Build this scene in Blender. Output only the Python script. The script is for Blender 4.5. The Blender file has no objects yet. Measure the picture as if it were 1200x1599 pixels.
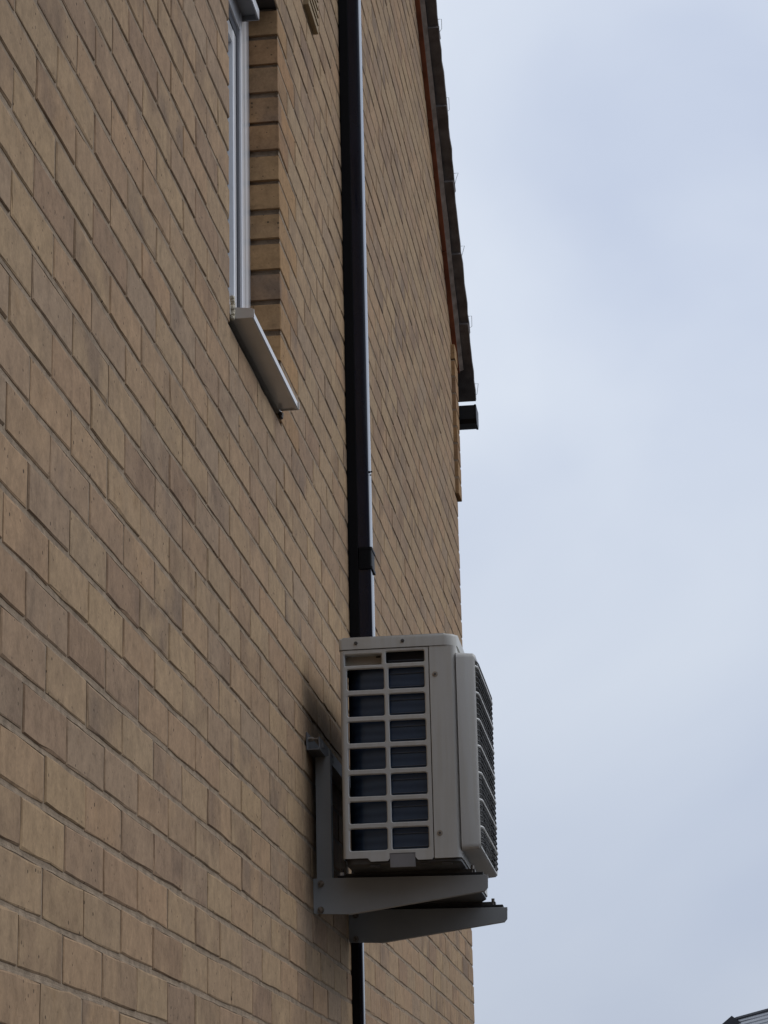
import bpy, bmesh, math, random
from mathutils import Vector, Matrix, noise
random.seed(7)
scene = bpy.context.scene
R = math.radians
H = 1.6                                   # eye height above the ground; heights below are measured from eye level

# ------------------------------------------------------------------ camera
CAM_X, F_PX = 0.824414, 3752.34
YAW, PITCH, ROLL = 0.1168017, 0.2896614, -0.0234231
fw = Vector((-math.sin(YAW) * math.cos(PITCH), math.cos(YAW) * math.cos(PITCH), math.sin(PITCH)))
r0 = Vector((math.cos(YAW), math.sin(YAW), 0)); u0 = r0.cross(fw)
rt = math.cos(ROLL) * r0 + math.sin(ROLL) * u0
up = -math.sin(ROLL) * r0 + math.cos(ROLL) * u0
cam_data = bpy.data.cameras.new('camera'); cam = bpy.data.objects.new('camera', cam_data)
scene.collection.objects.link(cam)
m = Matrix.Identity(4)
for i in range(3):
    m[i][0], m[i][1], m[i][2] = rt[i], up[i], -fw[i]
m.translation = Vector((CAM_X, 0, H)); cam.matrix_world = m
cam_data.sensor_fit = 'HORIZONTAL'; cam_data.sensor_width = 36.0
cam_data.lens = F_PX / 1200 * 36.0
cam_data.clip_start = 0.05; cam_data.clip_end = 3000
scene.camera = cam
scene.render.resolution_x, scene.render.resolution_y = 768, 1024

def project(P):
    v = Vector(P) - Vector((CAM_X, 0, 0)); z = v.dot(fw)
    return 600 + F_PX * v.dot(rt) / z, 799.5 - F_PX * v.dot(up) / z, z

# ------------------------------------------------------------------ world: overcast daylight
SUN_AZ, SUN_EL = R(76), R(44)             # azimuth from +Y towards +X
world = bpy.data.worlds.new('World'); scene.world = world; world.use_nodes = True
wn, wl = world.node_tree.nodes, world.node_tree.links
wn.clear()
def N(nodes, t, **kw):
    n = nodes.new(t)
    for k, v in kw.items(): setattr(n, k, v)
    return n
w_out = N(wn, 'ShaderNodeOutputWorld'); w_bg = N(wn, 'ShaderNodeBackground')
w_sky = N(wn, 'ShaderNodeTexSky', sky_type='NISHITA', sun_disc=False, sun_elevation=SUN_EL, sun_rotation=SUN_AZ)
w_sky.air_density = 1.0; w_sky.dust_density = 2.0
w_tc = N(wn, 'ShaderNodeTexCoord')
w_map = N(wn, 'ShaderNodeMapping'); w_map.inputs['Scale'].default_value = (1.0, 1.0, 1.6)
w_map.inputs['Location'].default_value = (2.43, 0.28, 0.23)
w_n = N(wn, 'ShaderNodeTexNoise'); w_n.inputs['Scale'].default_value = 3.2
w_n.inputs['Detail'].default_value = 5; w_n.inputs['Roughness'].default_value = 0.42
w_n.inputs['Distortion'].default_value = 0.4
w_ramp = N(wn, 'ShaderNodeValToRGB')
cr = w_ramp.color_ramp; cr.elements[0].position = 0.32; cr.elements[1].position = 0.68
cr.elements[0].color = (5.35, 6.1, 7.8, 1); cr.elements[1].color = (8.0, 8.62, 9.55, 1)
w_mix = N(wn, 'ShaderNodeMix', data_type='RGBA'); w_mix.inputs['Factor'].default_value = 0.92
# overcast sky: a little darker towards the horizon all the way round
w_sep = N(wn, 'ShaderNodeSeparateXYZ')
w_el = N(wn, 'ShaderNodeMapRange'); w_el.inputs['From Min'].default_value = 0.0; w_el.inputs['From Max'].default_value = 0.36
w_el.inputs['To Min'].default_value = 0.81; w_el.inputs['To Max'].default_value = 0.995
w_mul = N(wn, 'ShaderNodeMix', data_type='RGBA', blend_type='MULTIPLY'); w_mul.inputs['Factor'].default_value = 1
wl.new(w_tc.outputs['Generated'], w_map.inputs['Vector']); wl.new(w_map.outputs[0], w_n.inputs['Vector'])
wl.new(w_n.outputs['Fac'], w_ramp.inputs['Fac'])
wl.new(w_tc.outputs['Generated'], w_sep.inputs[0]); wl.new(w_sep.outputs['Z'], w_el.inputs['Value'])
wl.new(w_ramp.outputs['Color'], w_mul.inputs['A']); wl.new(w_el.outputs[0], w_mul.inputs['B'])
wl.new(w_sky.outputs['Color'], w_mix.inputs['A']); wl.new(w_mul.outputs['Result'], w_mix.inputs['B'])
wl.new(w_mix.outputs['Result'], w_bg.inputs['Color']); w_bg.inputs['Strength'].default_value = 0.1
wl.new(w_bg.outputs[0], w_out.inputs['Surface'])

sun_data = bpy.data.lights.new('sun', 'SUN'); sun = bpy.data.objects.new('sun', sun_data)
scene.collection.objects.link(sun)
sun_data.energy = 0.88; sun_data.angle = R(28); sun_data.color = (1.0, 0.955, 0.89)
sdir = Vector((math.sin(SUN_AZ) * math.cos(SUN_EL), math.cos(SUN_AZ) * math.cos(SUN_EL), math.sin(SUN_EL)))
sun.rotation_euler = (-sdir).to_track_quat('-Z', 'Y').to_euler()
sun.location = (20, 20, 30)
scene.view_settings.view_transform = 'Standard'; scene.view_settings.look = 'None'
scene.view_settings.exposure = 0.0; scene.view_settings.gamma = 1.0
scene.view_settings.use_curve_mapping = False
scene.render.engine = 'CYCLES'

# ------------------------------------------------------------------ materials
MATS = {}
def simple_mat(name, col, rough=0.5, spec=0.5, metal=0.0, var=0.06, nscale=18.0, bump=0.0, bscale=120.0, dirt=None, streak=0.0):
    mt = bpy.data.materials.new(name); mt.use_nodes = True
    nd, lk = mt.node_tree.nodes, mt.node_tree.links
    b = nd['Principled BSDF']
    b.inputs['Roughness'].default_value = rough; b.inputs['Metallic'].default_value = metal
    b.inputs['Specular IOR Level'].default_value = spec
    geo = N(nd, 'ShaderNodeNewGeometry')
    n1 = N(nd, 'ShaderNodeTexNoise'); n1.inputs['Scale'].default_value = nscale; n1.inputs['Detail'].default_value = 6
    lk.new(geo.outputs['Position'], n1.inputs['Vector'])
    rp = N(nd, 'ShaderNodeValToRGB'); e = rp.color_ramp.elements
    e[0].position, e[1].position = 0.3, 0.7
    d = dirt if dirt else tuple(c * (1 - 2 * var) for c in col)
    e[0].color = (*d, 1); e[1].color = (*[min(1, c * (1 + var)) for c in col], 1)
    lk.new(n1.outputs['Fac'], rp.inputs['Fac']); lk.new(rp.outputs['Color'], b.inputs['Base Color'])
    if streak:                             # faint rain runs and dust
        mp = N(nd, 'ShaderNodeMapping'); mp.inputs['Scale'].default_value = (1, 1, 0.06)
        lk.new(geo.outputs['Position'], mp.inputs['Vector'])
        n3 = N(nd, 'ShaderNodeTexNoise'); n3.inputs['Scale'].default_value = 90; n3.inputs['Detail'].default_value = 4
        lk.new(mp.outputs[0], n3.inputs['Vector'])
        r3 = N(nd, 'ShaderNodeValToRGB'); r3.color_ramp.elements[0].position = 0.35; r3.color_ramp.elements[1].position = 0.62
        v = 1 - streak * 1.6; r3.color_ramp.elements[0].color = (v, v * .985, v * .95, 1); r3.color_ramp.elements[1].color = (1, 1, 1, 1)
        lk.new(n3.outputs['Fac'], r3.inputs['Fac'])
        mx = N(nd, 'ShaderNodeMix', data_type='RGBA', blend_type='MULTIPLY'); mx.inputs['Factor'].default_value = 1
        lk.new(rp.outputs['Color'], mx.inputs['A']); lk.new(r3.outputs['Color'], mx.inputs['B'])
        lk.new(mx.outputs['Result'], b.inputs['Base Color'])
    if bump:
        n2 = N(nd, 'ShaderNodeTexNoise'); n2.inputs['Scale'].default_value = bscale; n2.inputs['Detail'].default_value = 4
        lk.new(geo.outputs['Position'], n2.inputs['Vector'])
        bp = N(nd, 'ShaderNodeBump'); bp.inputs['Strength'].default_value = bump; bp.inputs['Distance'].default_value = 0.002
        lk.new(n2.outputs['Fac'], bp.inputs['Height']); lk.new(bp.outputs[0], b.inputs['Normal'])
    MATS[name] = mt
    return mt

def brick_mat(name, source, warm=False):
    mt = bpy.data.materials.new(name); mt.use_nodes = True
    nd, lk = mt.node_tree.nodes, mt.node_tree.links
    b = nd['Principled BSDF']; b.inputs['Roughness'].default_value = 0.93; b.inputs['Specular IOR Level'].default_value = 0.18
    geo = N(nd, 'ShaderNodeNewGeometry')
    if source == 'object':
        rnd = N(nd, 'ShaderNodeObjectInfo').outputs['Random']
    else:
        rnd = geo.outputs['Random Per Island']
    def math_(op, a, v=None, clamp=False):
        n = N(nd, 'ShaderNodeMath', operation=op, use_clamp=clamp)
        for i, q in enumerate((a, v)):
            if q is None: continue
            if isinstance(q, (int, float)): n.inputs[i].default_value = q
            else: lk.new(q, n.inputs[i])
        return n.outputs[0]
    def noise_(scale, w, detail=4, rough=0.55, vec=None, out='Fac'):
        n = N(nd, 'ShaderNodeTexNoise', noise_dimensions='4D')
        n.inputs['Scale'].default_value = scale; n.inputs['Detail'].default_value = detail; n.inputs['Roughness'].default_value = rough
        lk.new(vec if vec else geo.outputs['Position'], n.inputs['Vector']); lk.new(w, n.inputs['W'])
        return n.outputs[out]
    def mix_(kind, fac, a, bb):
        n = N(nd, 'ShaderNodeMix', data_type='RGBA', blend_type=kind)
        for key, q in (('Factor', fac), ('A', a), ('B', bb)):
            if isinstance(q, (int, float)): n.inputs[key].default_value = q
            elif isinstance(q, tuple): n.inputs[key].default_value = (*q, 1)
            else: lk.new(q, n.inputs[key])
        return n.outputs['Result']
    def ramp_(src, stops):
        n = N(nd, 'ShaderNodeValToRGB'); el = n.color_ramp.elements
        while len(el) < len(stops): el.new(0.5)
        for e, (ps, c) in zip(el, stops):
            e.position = ps; e.color = (*c, 1) if isinstance(c, tuple) else (c, c, c, 1)
        lk.new(src, n.inputs['Fac']); return n.outputs['Color']
    w = math_('MULTIPLY', rnd, 173.0)
    r2 = math_('FRACT', math_('MULTIPLY', rnd, 57.31)); r3 = math_('FRACT', math_('MULTIPLY', rnd, 911.7))
    base = ramp_(r2, [(0.0, (0.420, 0.292, 0.176)), (0.18, (0.388, 0.273, 0.170)), (0.34, (0.422, 0.278, 0.168)), (0.50, (0.398, 0.283, 0.175)),
                      (0.64, (0.428, 0.298, 0.176)), (0.76, (0.384, 0.256, 0.160)), (0.88, (0.366, 0.265, 0.178)), (1.0, (0.345, 0.230, 0.148))])
    if warm: base = mix_('MULTIPLY', 1.0, base, (0.97, 0.86, 0.71))
    # broad kiln flashing, browner or greyer towards one end of a brick
    big = noise_(7.5, w, 2, 0.5)
    flash = math_('MULTIPLY', ramp_(big, [(0.44, 0.0), (0.62, 1.0)]), math_('MULTIPLY', math_('POWER', r3, 1.4), 0.75))
    tint = ramp_(r3, [(0.0, (0.26, 0.175, 0.105)), (0.5, (0.255, 0.185, 0.130)), (0.75, (0.215, 0.138, 0.090)), (1.0, (0.215, 0.158, 0.118))])
    c = mix_('MIX', flash, base, tint)
    orange = math_('MULTIPLY', ramp_(noise_(14.0, math_('ADD', w, 9.0), 3), [(0.60, 0.0), (0.78, 1.0)]), 0.35)
    c = mix_('MIX', orange, c, (0.33, 0.195, 0.09))
    # vertical drag marks
    mp = N(nd, 'ShaderNodeMapping'); mp.inputs['Scale'].default_value = (1, 1, 0.6)
    lk.new(geo.outputs['Position'], mp.inputs['Vector'])
    drag = noise_(38.0, w, 6, 0.62, mp.outputs[0])
    c = mix_('MULTIPLY', 1.0, c, ramp_(drag, [(0.30, 0.87), (0.68, 1.08)]))
    fine = noise_(160.0, w, 6, 0.7)
    c = mix_('MULTIPLY', 1.0, c, ramp_(fine, [(0.30, 0.82), (0.55, 1.0), (0.75, 1.10)]))
    mott = noise_(42.0, math_('ADD', w, 21.0), 5, 0.65)
    c = mix_('MULTIPLY', 1.0, c, ramp_(mott, [(0.30, 0.78), (0.52, 1.0), (0.72, 1.11)]))
    batch = noise_(0.9, math_('MULTIPLY', rnd, 0.0), 3, 0.6)
    c = mix_('MULTIPLY', 1.0, c, ramp_(batch, [(0.30, 0.92), (0.70, 1.06)]))
    # pin holes and dark iron specks
    vo = N(nd, 'ShaderNodeTexVoronoi', feature='F1'); vo.inputs['Scale'].default_value = 80.0
    lk.new(geo.outputs['Position'], vo.inputs['Vector'])
    vs = N(nd, 'ShaderNodeSeparateColor'); lk.new(vo.outputs['Color'], vs.inputs[0])
    rare = math_('GREATER_THAN', vs.outputs[0], 0.66)
    size = math_('MULTIPLY', vs.outputs[1], 0.27)
    pit = math_('MULTIPLY', rare, math_('MULTIPLY', math_('SUBTRACT', size, vo.outputs['Distance']), 14.0, True), True)
    clus = ramp_(noise_(16.0, math_('ADD', w, 3.0), 2), [(0.42, 0.25), (0.60, 1.0)])
    pit = math_('MULTIPLY', pit, clus)
    c = mix_('MIX', math_('MULTIPLY', pit, 0.9), c, (0.05, 0.038, 0.028))
    lk.new(c, b.inputs['Base Color'])
    hgt = math_('SUBTRACT', math_('ADD', math_('MULTIPLY', fine, 0.35), math_('MULTIPLY', drag, 0.35)), math_('MULTIPLY', pit, 0.9))
    bp = N(nd, 'ShaderNodeBump'); bp.inputs['Strength'].default_value = 0.55; bp.inputs['Distance'].default_value = 0.0018
    lk.new(hgt, bp.inputs['Height']); lk.new(bp.outputs[0], b.inputs['Normal'])
    MATS[name] = mt
    return mt

brick_mat('buff_brick', 'object'); brick_mat('jamb_brick', 'object', True); brick_mat('buff_brickwork', 'island')
simple_mat('mortar', (0.320, 0.248, 0.178), 0.95, 0.15, var=0.16, nscale=35, bump=0.9, bscale=240)
simple_mat('white_upvc', (0.86, 0.87, 0.90), 0.14, 0.6, var=0.02, nscale=6)
simple_mat('sill_upvc', (0.60, 0.565, 0.52), 0.12, 0.7, var=0.05, nscale=9)
simple_mat('gasket', (0.012, 0.014, 0.025), 0.5)
simple_mat('lintel_steel', (0.06, 0.05, 0.042), 0.6)
simple_mat('sealant', (0.52, 0.47, 0.36), 0.7, var=0.1, nscale=60, bump=0.5)
simple_mat('black_plastic', (0.0045, 0.0048, 0.006), 0.5, 0.12, var=0.15, nscale=5, bump=0.06, bscale=40)
simple_mat('black_gloss', (0.0055, 0.0085, 0.022), 0.10, 0.42, var=0.15, nscale=5, bump=0.05, bscale=25)
simple_mat('unit_paint', (0.53, 0.53, 0.505), 0.42, 0.4, var=0.035, nscale=7, bump=0.05, bscale=500, streak=0.035)
simple_mat('unit_plastic', (0.52, 0.52, 0.50), 0.36, 0.45, var=0.03, nscale=6, bump=0.04, bscale=500, streak=0.035)
simple_mat('unit_recess', (0.36, 0.31, 0.25), 0.55, var=0.05)
simple_mat('drain_cap_plastic', (0.22, 0.22, 0.23), 0.45, var=0.05)
simple_mat('base_metal', (0.055, 0.053, 0.05), 0.45, 0.5, var=0.25, nscale=22)
simple_mat('grille_wire', (0.06, 0.06, 0.063), 0.55, 0.5, var=0.05)
simple_mat('grille_bar', (0.72, 0.71, 0.68), 0.3, 0.5, var=0.03)
simple_mat('dark_interior', (0.012, 0.013, 0.015), 0.8, 0.2)
simple_mat('coil_pipe', (0.10, 0.115, 0.14), 0.4, metal=0.4)
simple_mat('fan_plastic', (0.035, 0.037, 0.042), 0.45)
simple_mat('bracket_paint', (0.325, 0.34, 0.345), 0.42, 0.45, var=0.05, nscale=9, bump=0.05, bscale=400)
simple_mat('rail_paint', (0.16, 0.16, 0.165), 0.4, 0.45, var=0.1, nscale=20)
simple_mat('rubber', (0.014, 0.014, 0.015), 0.7)
simple_mat('bolt_steel', (0.30, 0.27, 0.235), 0.35, 0.5, metal=0.8, var=0.3, nscale=200)
simple_mat('screw_dark', (0.11, 0.11, 0.11), 0.35, 0.5, metal=0.6)
simple_mat('sticker', (0.42, 0.42, 0.42), 0.5, var=0.2, nscale=300)
simple_mat('vent_plastic', (0.36, 0.27, 0.16), 0.75, 0.2, var=0.05)
simple_mat('clay_undercloak', (0.30, 0.105, 0.055), 0.85, 0.2, var=0.2, nscale=12)
simple_mat('verge_mortar', (0.36, 0.29, 0.24), 0.9, 0.2, var=0.2, nscale=25, bump=0.8, bscale=150)
simple_mat('roof_tile', (0.15, 0.135, 0.13), 0.85, 0.25, var=0.25, nscale=20, bump=0.8, bscale=160, dirt=(0.10, 0.088, 0.083))
simple_mat('clip_wire', (0.07, 0.068, 0.065), 0.6, metal=0.2)
simple_mat('gutter_plastic', (0.008, 0.009, 0.011), 0.4, 0.2)
simple_mat('gutter_end', (0.30, 0.30, 0.31), 0.35)
simple_mat('paving', (0.050, 0.048, 0.045), 0.9, 0.2, var=0.18, nscale=1.3, bump=0.5, bscale=30)
simple_mat('far_tile', (0.15, 0.155, 0.17), 0.35, 0.6, var=0.08, nscale=2)
simple_mat('far_dark', (0.03, 0.03, 0.036), 0.7)
simple_mat('far_brick', (0.30, 0.22, 0.16), 0.9, var=0.12, nscale=2.5)
simple_mat('dark_brick', (0.12, 0.068, 0.042), 0.9, var=0.15, nscale=3)
simple_mat('interior_wall', (0.35, 0.34, 0.32), 0.9)
def glass_mat():
    mt = bpy.data.materials.new('window_glass'); mt.use_nodes = True
    b = mt.node_tree.nodes['Principled BSDF']
    b.inputs['Base Color'].default_value = (0.34, 0.39, 0.44, 1); b.inputs['Roughness'].default_value = 0.22
    b.inputs['Transmission Weight'].default_value = 0.25; b.inputs['IOR'].default_value = 1.5
    MATS['window_glass'] = mt
glass_mat()
def coil_mat():
    mt = bpy.data.materials.new('coil_fins'); mt.use_nodes = True
    nd, lk = mt.node_tree.nodes, mt.node_tree.links
    b = nd['Principled BSDF']; b.inputs['Roughness'].default_value = 0.28; b.inputs['Metallic'].default_value = 0.5
    b.inputs['Specular IOR Level'].default_value = 0.5
    tc = N(nd, 'ShaderNodeTexCoord'); wv = N(nd, 'ShaderNodeTexWave', bands_direction='Z'); wv.inputs['Scale'].default_value = 15.0
    wv.inputs['Distortion'].default_value = 1.5; wv.inputs['Detail'].default_value = 2
    lk.new(tc.outputs['Object'], wv.inputs['Vector'])
    rp = N(nd, 'ShaderNodeValToRGB'); e = rp.color_ramp.elements
    e[0].color = (0.042, 0.068, 0.122, 1); e[1].color = (0.058, 0.092, 0.155, 1)
    lk.new(wv.outputs['Fac'], rp.inputs['Fac']); lk.new(rp.outputs['Color'], b.inputs['Base Color'])
    n2 = N(nd, 'ShaderNodeTexNoise'); n2.inputs['Scale'].default_value = 25
    lk.new(tc.outputs['Object'], n2.inputs['Vector'])
    bp = N(nd, 'ShaderNodeBump'); bp.inputs['Strength'].default_value = 0.35; bp.inputs['Distance'].default_value = 0.004
    lk.new(n2.outputs['Fac'], bp.inputs['Height']); lk.new(bp.outputs[0], b.inputs['Normal'])
    MATS['coil_fins'] = mt
coil_mat()

# ------------------------------------------------------------------ mesh helpers
COL = scene.collection
class MB:
    """collects faces in scene coordinates (z measured from eye level) and links them as one mesh"""
    def __init__(s): s.v, s.f = [], []
    def add(s, verts, faces):
        o = len(s.v); s.v += [Vector(q) for q in verts]; s.f += [tuple(i + o for i in f) for f in faces]; return s
    def box(s, x0, x1, y0, y1, z0, z1, bevel=0.0):
        if bevel <= 0:
            v = [(x, y, z) for x in (x0, x1) for y in (y0, y1) for z in (z0, z1)]
            return s.add(v, [(0, 1, 3, 2), (4, 6, 7, 5), (0, 4, 5, 1), (2, 3, 7, 6), (0, 2, 6, 4), (1, 5, 7, 3)])
        bm = bmesh.new(); bmesh.ops.create_cube(bm, size=1)
        for q in bm.verts:
            q.co = Vector(((x0 + x1) / 2 + q.co.x * (x1 - x0), (y0 + y1) / 2 + q.co.y * (y1 - y0), (z0 + z1) / 2 + q.co.z * (z1 - z0)))
        bmesh.ops.bevel(bm, geom=list(bm.edges), offset=bevel, segments=2, profile=0.6, affect='EDGES')
        return s.bm(bm)
    def bm(s, bm):
        bm.verts.index_update()
        s.add([q.co.copy() for q in bm.verts], [[q.index for q in f.verts] for f in bm.faces]); bm.free(); return s
    def prism(s, poly, axis, a, b, bevel=0.0):
        """poly: 2D points in the two remaining axes (x,z for 'y'; x,y for 'z'; y,z for 'x')"""
        def P(q, t):
            return {'x': (t, q[0], q[1]), 'y': (q[0], t, q[1]), 'z': (q[0], q[1], t)}[axis]
        n = len(poly); v = [P(q, a) for q in poly] + [P(q, b) for q in poly]
        f = [tuple(range(n - 1, -1, -1)), tuple(range(n, 2 * n))] + [(i, (i + 1) % n, n + (i + 1) % n, n + i) for i in range(n)]
        if bevel <= 0: return s.add(v, f)
        bm = bmesh.new(); bv = [bm.verts.new(q) for q in v]
        for q in f: bm.faces.new([bv[i] for i in q])
        bmesh.ops.recalc_face_normals(bm, faces=list(bm.faces))
        caps = [e for e in bm.edges if len({round(w.co['xyz'.index(axis)], 6) for w in e.verts}) == 1]
        bmesh.ops.bevel(bm, geom=caps, offset=bevel, segments=2, profile=0.6, affect='EDGES')
        return s.bm(bm)
    def tube(s, pts, r, n=8, cap=True):
        pts = [Vector(q) for q in pts]; o = len(s.v); prev = None
        for i, q in enumerate(pts):
            t = (pts[min(i + 1, len(pts) - 1)] - pts[max(i - 1, 0)]).normalized()
            if prev is None:
                a = Vector((0, 0, 1)) if abs(t.z) < 0.9 else Vector((1, 0, 0))
                nx = t.cross(a).normalized()
            else:
                nx = (prev - t * prev.dot(t)).normalized()
            prev = nx; ny = t.cross(nx)
            for k in range(n):
                an = 2 * math.pi * k / n
                s.v.append(q + nx * (r * math.cos(an)) + ny * (r * math.sin(an)))
        for i in range(len(pts) - 1):
            for k in range(n):
                s.f.append((o + i * n + k, o + i * n + (k + 1) % n, o + (i + 1) * n + (k + 1) % n, o + (i + 1) * n + k))
        if cap:
            s.f.append(tuple(o + k for k in range(n - 1, -1, -1))); e = o + (len(pts) - 1) * n
            s.f.append(tuple(e + k for k in range(n)))
        return s
    def build(s, name, mat, parent=None, smooth=False):
        me = bpy.data.meshes.new(name)
        off = Vector(parent.get('_w', (0, 0, 0))) if parent else Vector((0, 0, 0))
        zz = Vector((0, 0, H))
        me.from_pydata([tuple(q + zz - off) for q in s.v], [], s.f)
        bm = bmesh.new(); bm.from_mesh(me); bmesh.ops.recalc_face_normals(bm, faces=list(bm.faces)); bm.to_mesh(me); bm.free()
        me.materials.append(MATS[mat])
        if smooth:
            me.polygons.foreach_set('use_smooth', [True] * len(me.polygons))
            me.set_sharp_from_angle(angle=R(38))
        o = bpy.data.objects.new(name, me); COL.objects.link(o)
        if parent:
            o.parent = parent
        o['_w'] = tuple(off)
        return o
def empty(name, loc, label, cat, group=None):
    o = bpy.data.objects.new(name, None); COL.objects.link(o)
    o.location = Vector(loc) + Vector((0, 0, H)); o['_w'] = tuple(o.location)
    o['label'] = label; o['category'] = cat
    if group: o['group'] = group
    o.empty_display_size = 0.2
    return o
def part_empty(name, parent):
    o = bpy.data.objects.new(name, None); COL.objects.link(o); o.parent = parent; o['_w'] = parent['_w']; return o
def rounded(x0, x1, y0, y1, r, n=5):
    """rounded rectangle outline, counter-clockwise, r a number or four radii (x0y0, x1y0, x1y1, x0y1)"""
    rr = r if isinstance(r, (tuple, list)) else (r,) * 4
    out = []
    for (cx, cy, a0), q in zip(((x0, y0, 180), (x1, y0, 270), (x1, y1, 0), (x0, y1, 90)), rr):
        if q <= 1e-6: out.append((cx, cy)); continue
        px = cx + q if cx == x0 else cx - q; py = cy + q if cy == y0 else cy - q
        for i in range(n):
            a = R(a0 + 90 * i / (n - 1)); out.append((px + q * math.cos(a), py + q * math.sin(a)))
    return out

# ------------------------------------------------------------------ ground
def structure(o): o['kind'] = 'structure'; return o
g = MB().add([(-400, -400, -H), (400, -400, -H), (400, 600, -H), (-400, 600, -H)], [(0, 1, 2, 3)]).build('ground', 'paving')
structure(g)

# ------------------------------------------------------------------ the brick house
Y0G, Z0G = 2.97201642, 0.31945287          # brick grid: joint 0 and bed line 0
HALF, COURSE = 0.1125, 0.075
Y_NEAR, Y_FAR = Y0G - 19 * HALF, Y0G + 60 * HALF
Y_RIDGE = (Y_NEAR + Y_FAR) / 2
WIN0, WIN1 = 4.447, 5.084                   # window opening along the wall
WZ0, WZ1 = Z0G + 19 * COURSE, Z0G + 33 * COURSE + 0.004
RS = 0.825                                   # rake slope
def rake(y):
    return 3.758 + RS * (9.545 - y) if y >= Y_RIDGE else 3.758 + RS * (9.545 - (2 * Y_RIDGE - y))
house = empty('brick_house', (0, Y_RIDGE, -H), 'buff brick house with a plain gable wall filling the left of the picture', 'house')

# mortar backing sheet with the window opening, and the rest of the house body
wb = MB(); XM = -0.0022
def sheet(y0, y1, za, zb0, zb1): wb.add([(XM, y0, za), (XM, y1, za), (XM, y1, zb1), (XM, y0, zb0)], [(0, 1, 2, 3)])
yw0, yw1 = WIN0 - 0.011, WIN1 + 0.011
sheet(Y_NEAR, yw0, -H, rake(Y_NEAR), rake(yw0))
sheet(yw0, yw1, -H, WZ0 - 0.006, WZ0 - 0.006); sheet(yw0, Y_RIDGE, WZ1 + 0.01, rake(yw0), rake(Y_RIDGE)) if yw1 > Y_RIDGE else None
sheet(yw1, Y_RIDGE, -H, rake(yw1), rake(Y_RIDGE)) if yw1 < Y_RIDGE else None
if yw1 <= Y_RIDGE: sheet(yw0, yw1, WZ1 + 0.01, rake(yw0), rake(yw1))
sheet(Y_RIDGE, Y_FAR - 0.005, -H, rake(Y_RIDGE), rake(Y_FAR))
# reveals of the opening
D = -0.16
wb.add([(XM, yw1, WZ0 - .006), (D, yw1, WZ0 - .006), (D, yw1, WZ1 + .01), (XM, yw1, WZ1 + .01)], [(0, 1, 2, 3)])
wb.add([(XM, yw0, WZ0 - .006), (D, yw0, WZ0 - .006), (D, yw0, WZ1 + .01), (XM, yw0, WZ1 + .01)], [(0, 1, 2, 3)])
wb.add([(XM, yw0, WZ0 - .006), (XM, yw1, WZ0 - .006), (D, yw1, WZ0 - .006), (D, yw0, WZ0 - .006)], [(0, 1, 2, 3)])
# far, near and rear walls
for yy in (Y_FAR - 0.005, Y_NEAR):
    wb.add([(XM, yy, -H), (-8, yy, -H), (-8, yy, rake(Y_FAR)), (XM, yy, rake(Y_FAR))], [(0, 1, 2, 3)])
wb.add([(-8, Y_NEAR, -H), (-8, Y_FAR, -H), (-8, Y_FAR, rake(Y_FAR)), (-8, Y_RIDGE, rake(Y_RIDGE)), (-8, Y_NEAR, rake(Y_NEAR))], [(0, 1, 2, 3, 4)])
# bed joints: recessed, uneven strips
rj = random.Random(3)
for k in range(-25, 100):
    z = Z0G + k * COURSE
    if z > rake(Y_RIDGE): break
    ya, yb = Y_NEAR, Y_FAR
    if z > rake(Y_FAR):
        ya = Y_NEAR + (z - rake(Y_FAR)) / RS; yb = Y_FAR - (z - rake(Y_FAR)) / RS
    spans = [(ya, yb)]
    if WZ0 + .01 < z < WZ1 - .001: spans = [(ya, WIN0 + 0.0), (WIN1 - 0.0, yb)]
    for a, b in spans:
        if b - a < 0.02: continue
        n = max(1, int((b - a) / 0.045)); o = len(wb.v)
        for i in range(n + 1):
            y = a + (b - a) * i / n
            d1 = noise.noise((y * 9, k * 3.1, 1.0)); d2 = noise.noise((y * 23, k * 5.7, 4.0))
            dp = 0.0024 + 0.0016 * d1 + 0.0010 * d2
            if noise.noise((y * 4.1, k * 7.3, 9.0)) > 0.34: dp += 0.0036
            wb.v += [Vector((-0.0075, y, z - 0.0085)), Vector((-0.0008 - dp * 0.2, y, z - 0.0050 + 0.0016 * d2)), Vector((-dp * 0.8, y, z - 0.0008)), Vector((-dp - 0.0026, y, z + 0.0040)), Vector((-0.0075, y, z + 0.0085))]
        for i in range(n):
            for j in range(4):
                q = o + i * 5 + j; wb.f.append((q, q + 1, q + 6, q + 5))
wall = wb.build('wall', 'mortar', house, smooth=False)

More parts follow.
